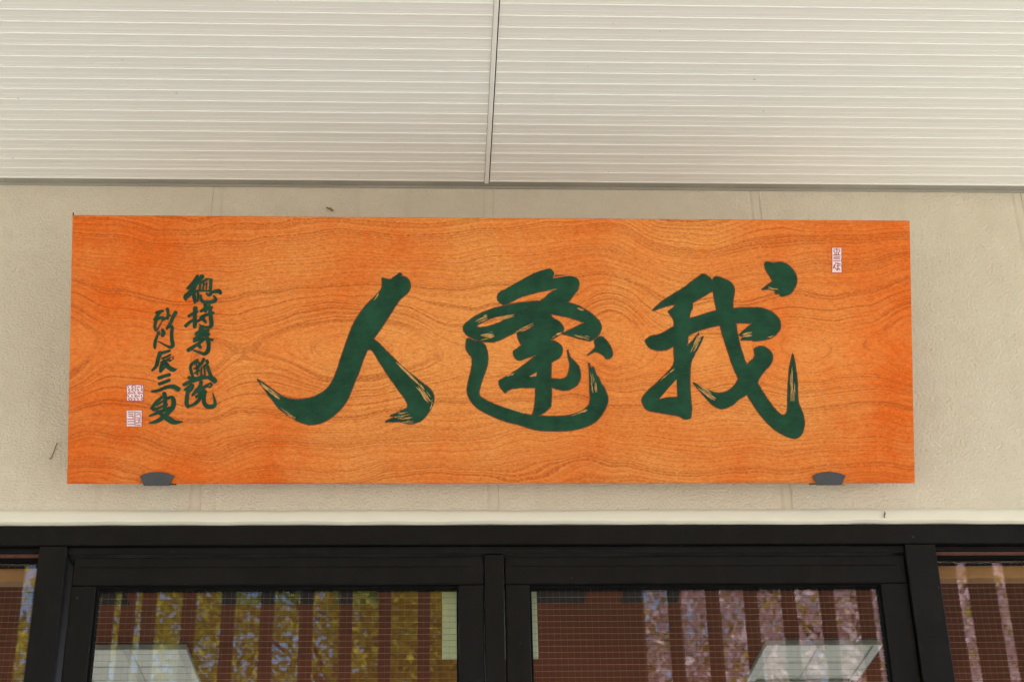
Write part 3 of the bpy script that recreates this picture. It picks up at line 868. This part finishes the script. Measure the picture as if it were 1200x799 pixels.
# --- the two columns of small characters (brush strokes: x, y, width)
K5, K6, K7, K8 = ((210, 310), 8.883), ((210, 390), 7.983), ((170, 350), 9.98), ((165, 400), 7.617)
small = [
    (K5, 'topmost character of the taller signature column', [
        [(205, 108, 30), (188, 145, 38), (150, 195, 36), (100, 240, 24)],
        [(255, 112, 44), (222, 155, 40), (172, 215, 38), (118, 285, 40), (75, 325, 36), (82, 355, 26)],
        [(180, 200, 38), (163, 270, 36), (172, 340, 38), (178, 385, 24)],
        [(205, 262, 24), (212, 320, 22), (205, 375, 16)],
        [(95, 335, 20), (150, 290, 22), (215, 258, 18)],
        [(232, 190, 20), (228, 262, 18)], [(235, 188, 18), (290, 150, 22), (335, 122, 30), (345, 150, 30), (338, 262, 28)],
        [(272, 165, 12), (262, 250, 16)], [(300, 178, 10), (296, 245, 10)], [(232, 264, 14), (338, 266, 16)], [(262, 205, 12), (305, 192, 12)],
        [(238, 310, 18), (245, 362, 28), (290, 384, 30), (370, 376, 34), (396, 355, 28), (374, 318, 14)],
        [(320, 312, 16), (345, 286, 22), (390, 272, 34), (430, 270, 40), (446, 292, 30)], [(298, 292, 14), (322, 316, 18), (352, 300, 14)]]),
    (K5, 'second character of the taller signature column', [
        [(108, 528, 22), (150, 505, 28), (205, 478, 18)], [(182, 442, 44), (175, 520, 38), (176, 600, 40), (172, 645, 30)],
        [(78, 632, 30), (120, 592, 26), (180, 558, 22)],
        [(285, 395, 34), (290, 450, 40), (285, 480, 30)], [(238, 478, 26), (290, 448, 28), (355, 438, 24)], [(235, 545, 26), (285, 518, 28), (372, 494, 22)],
        [(325, 415, 22), (335, 470, 36), (342, 540, 38), (350, 612, 38), (328, 645, 32), (280, 642, 22), (222, 618, 8)],
        [(205, 582, 22), (258, 548, 26), (285, 512, 18)], [(262, 560, 34), (288, 590, 24)]]),
    (K6, 'third character of the taller signature column', [
        [(218, -52, 46), (225, -10, 44), (232, 20, 34)], [(165, 5, 26), (215, -22, 30), (285, -28, 24)], [(150, 52, 24), (215, 20, 30), (290, 4, 26)],
        [(145, 74, 16), (235, 48, 22), (325, 58, 20)], [(92, 156, 32), (150, 120, 28), (205, 84, 24), (258, 46, 18)],
        [(262, -20, 22), (272, 40, 34), (288, 100, 32), (278, 162, 36), (248, 188, 30), (200, 176, 20), (138, 152, 8)], [(185, 100, 34), (210, 130, 24)], [(205, -20, 40), (185, 35, 34)]]),
    (K6, 'fourth character of the taller signature column', [
        [(182, 246, 20), (135, 280, 26), (116, 312, 24), (125, 370, 24), (142, 412, 20)], [(150, 285, 14), (195, 268, 16), (188, 330, 16)],
        [(148, 330, 12), (196, 308, 14)], [(150, 372, 12), (200, 345, 14)], [(172, 290, 12), (180, 385, 14)],
        [(242, 236, 24), (218, 280, 22), (190, 312, 14)], [(268, 254, 26), (276, 278, 22), (236, 312, 14)], [(218, 318, 14), (216, 405, 16)], [(246, 306, 16), (250, 385, 14)],
        [(98, 410, 28), (132, 422, 20)], [(275, 306, 28), (292, 360, 28), (310, 405, 30)],
        [(52, 480, 28), (110, 452, 32), (200, 426, 26), (270, 410, 28), (320, 424, 46), (346, 446, 42)], [(118, 432, 22), (245, 396, 18)]]),
    (K6, 'bottom character of the taller signature column', [
        [(62, 526, 22), (130, 482, 28), (128, 515, 24), (98, 548, 18)], [(92, 525, 30), (82, 600, 32), (78, 655, 36), (92, 688, 24)], [(95, 682, 22), (132, 665, 14)],
        [(216, 452, 32), (205, 490, 28), (162, 545, 30), (130, 580, 14)], [(180, 532, 24), (255, 495, 26), (308, 474, 32), (292, 502, 20)], [(190, 556, 20), (246, 528, 22)],
        [(168, 592, 24), (215, 566, 24), (262, 545, 18)], [(216, 572, 26), (190, 625, 28), (150, 660, 28), (112, 676, 12)],
        [(250, 540, 32), (240, 600, 32), (246, 655, 34), (280, 684, 38), (330, 680, 36), (346, 648, 24), (324, 558, 6)]]),
    (K7, 'topmost character of the shorter signature column', [
        [(142, 152, 28), (190, 140, 34), (222, 130, 24)], [(188, 145, 34), (152, 190, 34), (124, 238, 34)], [(130, 228, 28), (175, 216, 36), (228, 204, 18)],
        [(142, 240, 30), (125, 310, 30), (135, 356, 26), (162, 338, 18), (204, 262, 10)], [(272, 108, 36), (282, 160, 30), (276, 228, 20)], [(212, 242, 22), (255, 216, 24), (305, 184, 18)],
        [(372, 148, 42), (342, 200, 36), (312, 270, 34), (282, 312, 28), (258, 338, 10)]]),
    (K7, 'second character of the shorter signature column', [
        [(176, 374, 18), (150, 430, 26), (130, 490, 32), (124, 545, 32), (126, 572, 16)], [(150, 380, 12), (182, 405, 20)], [(212, 350, 26), (226, 390, 48), (212, 428, 28)],
        [(268, 346, 10), (300, 316, 26), (328, 322, 32), (322, 400, 36), (326, 480, 40), (335, 530, 42), (308, 558, 34), (258, 538, 20), (163, 488, 6)]]),
    (K8, 'third character of the shorter signature column', [
        [(168, 98, 22), (210, 92, 24), (266, 76, 20)], [(184, 92, 34), (162, 150, 32), (146, 210, 28), (108, 252, 14)], [(198, 146, 14), (240, 130, 16), (272, 112, 14)],
        [(188, 182, 16), (240, 160, 18), (294, 138, 26), (262, 168, 14)], [(218, 165, 28), (192, 220, 34), (184, 264, 22)], [(188, 258, 18), (234, 214, 10)], [(224, 180, 34), (258, 225, 36), (298, 246, 34), (326, 240, 10)]]),
    (K8, 'three-bar character of the shorter signature column', [
        [(166, 320, 28), (210, 305, 26), (266, 290, 26)], [(170, 374, 24), (215, 358, 24), (264, 338, 24)], [(106, 440, 18), (160, 432, 24), (240, 402, 28), (300, 398, 36), (346, 422, 40)]]),
    (K8, 'bottom character of the shorter signature column', [
        [(216, 456, 34), (225, 520, 34), (218, 610, 30)], [(196, 490, 22), (142, 540, 28), (104, 592, 28)], [(116, 604, 24), (160, 590, 22), (242, 556, 18)], [(150, 562, 16), (204, 525, 14)],
        [(236, 502, 20), (290, 494, 34), (300, 550, 38), (288, 592, 40)], [(82, 660, 12), (150, 632, 24), (262, 590, 28)],
        [(286, 592, 34), (240, 640, 36), (180, 690, 34), (130, 712, 26), (78, 723, 6)], [(148, 610, 18), (200, 650, 36), (258, 690, 50), (310, 715, 38), (378, 711, 6)]]),
]
for i, ((org, sc), lab, rb) in enumerate(small):
    character('small_character', lab, org, sc, ribbons=rb, edge=0.42, seed=20 + i)

# --- seals: pale plates with red carved lines
def seal(label, x0, y0, x1, y1, strokes, lw):
    e = empty('seal_stamp'); e.parent = sign; e['label'] = label
    rg = np.random.default_rng(int(x0 + y0))
    a, b, c = Flat(), Flat(), Flat()
    def rect(p, q, r, s):
        pts = []
        for (u, v), (w, z) in (((p, q), (r, q)), ((r, q), (r, s)), ((r, s), (p, s)), ((p, s), (p, q))):
            for t in np.linspace(0, 1, 9)[:-1]:
                pts.append((u + (w - u) * t + rg.normal(0, 0.12), v + (z - v) * t + rg.normal(0, 0.12)))
        return np.array(pts)
    a.poly(rect(x0 - 0.6, y0 - 0.7, x1 + 0.8, y1 + 0.6), 0.0005)
    a.build('red_border', MAT['seal_red'], e)
    b.poly(rect(x0, y0, x1, y1), 0.0009)
    b.build('pale_field', MAT['seal_pale'], e)
    W, H = x1 - x0, y1 - y0
    for i, s in enumerate(strokes):
        P = [(x0 + u * W, y0 + v * H, lw * rg.uniform(0.8, 1.2)) for u, v in s]
        c.poly(ribbon(P, 4), 0.0013 + 0.00003 * i)
    c.build('red_stroke', MAT['seal_red'], e)
rg = np.random.default_rng(3)
def maze(nx, ny, seed):
    r = np.random.default_rng(seed)
    st = []
    for i in range(nx):
        for j in range(ny):
            u, v = (i + 0.5) / nx, (j + 0.5) / ny
            d = r.choice(4)
            du, dv = 0.42 / nx, 0.36 / ny
            if d == 0: st.append([(u - du, v), (u + du, v + dv * 0.3)])
            elif d == 1: st.append([(u, v - dv), (u + du * 0.2, v + dv)])
            elif d == 2: st.append([(u - du, v - dv), (u, v), (u - du * 0.4, v + dv)])
            else: st.append([(u + du, v - dv), (u - du * 0.2, v), (u + du, v + dv)])
    return st
seal('pale square seal of tangled lines above the other square seal', 149.5, 450.5, 168.5, 468.5, maze(5, 5, 4), 0.55)
lines = [[(0.06, 0.55), (0.5, 0.55)], [(0.06, 0.70), (0.5, 0.70)], [(0.06, 0.88), (0.5, 0.88)], [(0.10, 0.10), (0.45, 0.10)], [(0.10, 0.22), (0.45, 0.24)], [(0.12, 0.36), (0.42, 0.36), (0.42, 0.46)], [(0.56, 0.06), (0.56, 0.95)], [(0.64, 0.12), (0.95, 0.14)], [(0.66, 0.28), (0.9, 0.24), (0.92, 0.38)], [(0.66, 0.45), (0.95, 0.48)], [(0.66, 0.60), (0.92, 0.58), (0.8, 0.72)], [(0.64, 0.80), (0.94, 0.76)], [(0.66, 0.92), (0.93, 0.92)]]
seal('pale square seal with stacked bars below the other square seal', 149.0, 480.0, 166.5, 498.5, lines, 0.6)
lines = [[(0.15, 0.06), (0.85, 0.07)], [(0.5, 0.03), (0.5, 0.28)], [(0.12, 0.12), (0.3, 0.2), (0.3, 0.28)], [(0.85, 0.12), (0.68, 0.2), (0.7, 0.28)], [(0.1, 0.30), (0.9, 0.30)], [(0.15, 0.39), (0.85, 0.38)], [(0.15, 0.44), (0.85, 0.44)], [(0.12, 0.535), (0.88, 0.53)], [(0.3, 0.62), (0.9, 0.66)], [(0.35, 0.68), (0.2, 0.78), (0.4, 0.86)], [(0.62, 0.62), (0.6, 0.92)], [(0.5, 0.75), (0.88, 0.72)], [(0.45, 0.92), (0.65, 0.82), (0.85, 0.92)], [(0.2, 0.70), (0.1, 0.84)]]
seal('pale upright seal near the end of the board by the dotted character', 976.5, 292.0, 987.0, 320.5, lines, 0.7)
# wires that hold the top of the board back to the wall, and the screw eyes for them
inv = Ms.inverted()
for x in (-0.55, 0.82):
    top = Vector((x, 0, 0)); 
    pa = Vector((x - SC.x, STHK + 0.001, SHEI * 0.5 - 0.06))
    pb = inv @ Vector((x, 0.004, SC.z + 0.17))
    link('hanging_wire', tube_mesh('hanging_wire', [[(pa, 0.0014), (pa.lerp(pb, 0.5), 0.0014), (pb, 0.0014)]], 6), MAT['rust'], sign)
# little splinter standing up at one corner
link('splinter', tube_mesh('splinter', [[((-SWID / 2 + 0.001, 0.006, SHEI / 2 - 0.004), 0.0022), ((-SWID / 2 + 0.0005, 0.006, SHEI / 2 + 0.006), 0.0012)]], 5), MAT['rust'], sign)

# ------------------------------------------------------------------ brackets under the board
def bracket(x, label, side_):
    e = empty('sign_bracket', (0, 0, 0))
    tag(e, label, 'bracket', 'steel brackets under the board')
    Mb = Matrix.Rotation(TILT, 4, 'X')
    Mb.translation = SC + Ms.to_3x3() @ Vector((x, 0, -SHEI / 2))
    e.matrix_world = Mb
    # upturned plate in front of the board: flat foot, flared sides, arched head
    P = [(-0.0255, -0.004), (0.0255, -0.004), (0.029, 0.008), (0.0335, 0.0195), (0.024, 0.0255), (0.012, 0.0287), (0.0, 0.0296), (-0.012, 0.0287), (-0.024, 0.0255), (-0.0335, 0.0195), (-0.029, 0.008)]
    bm = bmesh.new()
    f = bm.faces.new([bm.verts.new((a, -0.0022, b * 0.80 - 0.001)) for a, b in P])
    r = bmesh.ops.extrude_face_region(bm, geom=[f])
    for v in r['geom']:
        if isinstance(v, bmesh.types.BMVert):
            v.co.y -= 0.003
    bmesh.ops.recalc_face_normals(bm, faces=bm.faces[:])
    bmesh.ops.bevel(bm, geom=[ed for ed in bm.edges if ed.is_manifold and ed.calc_face_angle(0) > 0.6], offset=0.0006, segments=2, affect='EDGES', profile=0.5)
    me = bpy.data.meshes.new('front_plate'); bm.to_mesh(me); bm.free()
    link('front_plate', me, MAT['bracket'], e)
    # shelf under the board back to the wall
    back = 0.062 / math.cos(TILT)
    me = box_mesh('shelf', 0.049, back, 0.002, 0.0005)
    link('shelf', me, MAT['rust'], e, (0, back / 2 - 0.002, -0.0012))
    me = box_mesh('packing_chip', 0.012, 0.02, 0.0035, 0.0005)
    link('packing_chip', me, MAT['rust'], e, (side_ * 0.0285, 0.012, -0.0012))
    if side_ < 0:
        me = box_mesh('screw_head', 0.004, 0.004, 0.004, 0.001)
        link('screw_head', me, MAT['amber'], e, (0.031, 0.004, -0.0035))
    # wall plate
    me = box_mesh('wall_plate', 0.045, 0.004, 0.07, 0.0008)
    o = link('wall_plate', me, MAT['rust'], e)
    o.matrix_parent_inverse = Matrix.Identity(4)
    loc = Mb.inverted() @ Vector((SC.x + x, -0.0025, Mb.translation.z + 0.075))
    o.location = loc
    o.rotation_euler = (-TILT, 0, 0)
    return e
bracket((181.5 - 575.0) / 994.0 * SWID, 'dark steel bracket below the small signature columns and square seals', 1)
bracket((968.5 - 575.0) / 994.0 * SWID, 'dark steel bracket with a rusty screw below the long hooked brush stroke', -1)

# ------------------------------------------------------------------ small things on the wall
bug = empty('insect', (-0.222, -0.002, Z0 + 2.076))
tag(bug, 'tiny brown winged insect on the wall above the wooden sign', 'insect')
link('body', tube_mesh('body', [[((-0.007, -0.003, 0.004), 0.0008), ((-0.004, -0.0035, 0.0022), 0.0016), ((0.0, -0.0035, 0.0), 0.0013), ((0.0045, -0.0035, -0.0035), 0.0019), ((0.0085, -0.003, -0.007), 0.0006)]], 7), MAT['insect'], bug)
me = bpy.data.meshes.new('wing')
me.from_pydata([(-0.002, -0.0055, 0.0014), (0.004, -0.006, 0.0005), (0.0115, -0.005, -0.006), (0.006, -0.0056, -0.0058), (-0.002, -0.0050, 0.0008), (0.004, -0.0052, 0.0), (0.0115, -0.0046, -0.0063), (0.006, -0.005, -0.0063)], [], [(0, 1, 2, 3), (4, 7, 6, 5), (0, 4, 5, 1), (1, 5, 6, 2), (2, 6, 7, 3), (3, 7, 4, 0)])
link('wing', me, MAT['insectwing'], bug)
for s in (-1, 1):
    link('leg', tube_mesh('leg', [[((0, -0.003, 0), 0.0003), ((s * 0.003, -0.003, 0.003 * s + 0.002), 0.0003), ((s * 0.0045, 0.0015, 0.004), 0.0002)]], 4), MAT['insect'], bug)
tw = link('dry_tendril', tube_mesh('dry_tendril', [[((0.929, -0.004, Z0 + 1.3515), 0.0008), ((0.9285, -0.0062, Z0 + 1.346), 0.0015), ((0.926, -0.006, Z0 + 1.341), 0.0010), ((0.9275, -0.0045, Z0 + 1.3385), 0.0014)]], 6), MAT['insect'])
tag(tw, 'short black dry tendril stuck to the pale sealant above the frame', 'tendril')
tw = link('dry_tendril', tube_mesh('dry_tendril', [[((-0.757, -0.001, Z0 + 1.507), 0.0007), ((-0.7595, -0.0015, Z0 + 1.497), 0.0008), ((-0.762, -0.0015, Z0 + 1.483), 0.0007), ((-0.766, -0.001, Z0 + 1.4715), 0.0008), ((-0.770, -0.001, Z0 + 1.473), 0.0006)]], 6), MAT['rust'])
tag(tw, 'thin curved brown tendril on the stucco beside the end of the sign', 'tendril')

# ------------------------------------------------------------------ louvre screen across the forecourt (seen mirrored in the glass)
YS = -4.2
scr = empty('louvre_screen', (0.3, YS, 0))
tag(scr, 'tall brown louvre screen of upright fins mirrored in the door glass', 'screen')
FB, FT = 2.75, 5.1
fin_me = box_mesh('fin', 0.058, 0.055, FT - FB, 0.004)
xs = [-1.46, -1.368, -1.273]
x = -1.092
while x < 0.30:
    xs.append(x); x += 0.1785
x = 1.137
while x < 2.2:
    xs.append(x); x += 0.1785
while x < 3.3:
    xs += [x, x + 0.0585]; x += 0.1785  # fins added in pairs to block part of the side pane's reflection
x = -1.530
while x > -3.5:
    xs += [x, x - 0.0585]; x -= 0.1785  # paired here too, to dim what the other side pane mirrors
for x in xs:
    link('fin', fin_me, MAT['fin'], scr, (x - 0.3, 0, (FB + FT) / 2))
box('pillar', 0.475, 0.985, YS - 0.08, YS + 0.08, 0, FT + 0.2, MAT['fin'], scr, 0.01)
box('pillar', -3.9, -3.65, YS - 0.08, YS + 0.08, 0, FT + 0.2, MAT['fin'], scr, 0.01)
box('pillar', 3.45, 3.70, YS - 0.08, YS + 0.08, 0, FT + 0.2, MAT['fin'], scr, 0.01)
for a, b in ((-3.649, 0.474), (0.986, 3.449)):
    box('rail', a, b, YS - 0.05, YS + 0.05, FB - 0.11, FB - 0.001, MAT['fin'], scr, 0.006)
    box('rail', a, b, YS - 0.05, YS + 0.05, FT + 0.001, FT + 0.12, MAT['fin'], scr, 0.006)

# ------------------------------------------------------------------ trees in front of the building (seen mirrored in the glass, one added unseen for shade)
def tree(name, label, loc, height, rad, leafmat, nleaf, size, seed, zlo=0.35, clump=0.5, gap=0.0, group='trees facing the building'):
    rg = np.random.default_rng(seed)
    t = empty(name, loc)
    tag(t, label, 'tree', group)
    paths, tips = [], []
    top = Vector((rg.normal(0, 0.3), rg.normal(0, 0.3), height * 0.82))
    trunk = [(Vector((0, 0, 0)), 0.03 * height), (Vector((0.05, 0.03, height * 0.25)), 0.022 * height), (top * 0.6, 0.014 * height), (top, 0.004 * height)]
    paths.append(trunk)
    for i in range(16):
        f = rg.uniform(0.32, 0.95)
        base = Vector((0, 0, 0)).lerp(top, f)
        a = rg.uniform(0, 2 * math.pi)
        L = rad * rg.uniform(0.6, 1.0)
        end = base + Vector((math.cos(a) * L, math.sin(a) * L, L * rg.uniform(0.1, 0.6)))
        mid = base.lerp(end, 0.5) + Vector((rg.normal(0, .1), rg.normal(0, .1), 0.12 * L))
        r = 0.008 * height * (1.15 - f)
        paths.append([(base, r), (mid, r * 0.65), (end, r * 0.2)])
        tips += [mid, end]
        for _ in range(3):
            q = mid.lerp(end, rg.uniform(0, 0.8))
            e2 = q + Vector(rg.normal(0, 1, 3)) * rad * 0.22
            paths.append([(q, r * 0.4), (e2, r * 0.12)])
            tips.append(e2)
    link('trunk', tube_mesh('trunk', paths, 7), MAT['bark'], t)
    # leaves: clumps of small folded faces through the volume of the crown
    nc = 150
    c = rg.normal(0, 1, (nc, 3)); c /= np.linalg.norm(c, axis=1, keepdims=True)
    rr_ = rg.uniform(0.25, 1.0, (nc, 1)) ** 0.5
    hz = height * (1 - zlo) / 2
    cen = c * rr_ * np.array([rad, rad, hz]) + np.array([0, 0, height * zlo + hz])
    tp = np.array([list(v) for v in tips])
    cen = np.vstack([cen, tp])
    which = rg.integers(0, len(cen), nleaf)
    pos = cen[which] + rg.normal(0, clump, (nleaf, 3)) * np.array([1, 1, 0.7])
    d1 = rg.normal(0, 1, (nleaf, 3)); d1 /= np.linalg.norm(d1, axis=1, keepdims=True)
    d2 = np.cross(d1, rg.normal(0, 1, (nleaf, 3))); d2 /= np.linalg.norm(d2, axis=1, keepdims=True)
    s = size * rg.uniform(0.6, 1.3, (nleaf, 1))
    V = np.stack([pos - d1 * s, pos - d2 * s * 0.55, pos + d1 * s, pos + d2 * s * 0.55], 1).reshape(-1, 3)
    me = bpy.data.meshes.new('crown')
    me.vertices.add(len(V)); me.vertices.foreach_set('co', V.ravel())
    me.loops.add(len(V)); me.loops.foreach_set('vertex_index', np.arange(len(V)))
    me.polygons.add(nleaf); me.polygons.foreach_set('loop_start', np.arange(nleaf) * 4)
    me.update(calc_edges=True)
    cr = link('crown', me, leafmat, t)
    cr['kind'] = 'stuff'
    return t
tree('broadleaf_tree', 'yellow-green spring tree mirrored between the dark fins in the door glass', (-1.0, -14.0, 0), 10.2, 3.1, MAT['leaf'], 62000, 0.048, 1, 0.30, 0.40)
tree('cherry_tree', 'pink flowering cherry tree mirrored in the door glass', (4.3, -13.0, 0), 9.6, 3.2, MAT['blossom'], 90000, 0.045, 2, 0.26, 0.40)
tree('broadleaf_tree', 'bushy dark tree added out of view for its shade, near the end of the louvre screen', (-8.0, -6.5, 0), 6.5, 2.0, MAT['green'], 9000, 0.09, 6, 0.2, 0.4)  # unseen tree, added to dim the light on one side of the wall
tree('broadleaf_tree', 'sparse spring tree behind the yellow-green one', (-6.4, -17.0, 0), 10.0, 3.2, MAT['leaf'], 9000, 0.09, 3, 0.30, 0.5)
tree('broadleaf_tree', 'dark evergreen tree beyond the cherry', (9.5, -19.0, 0), 11.0, 4.0, MAT['green'], 16000, 0.12, 4, 0.2, 0.55)
tree('broadleaf_tree', 'dark evergreen tree standing between the spring tree and the cherry', (1.4, -22.0, 0), 11.5, 3.0, MAT['green'], 14000, 0.12, 5, 0.2, 0.5)
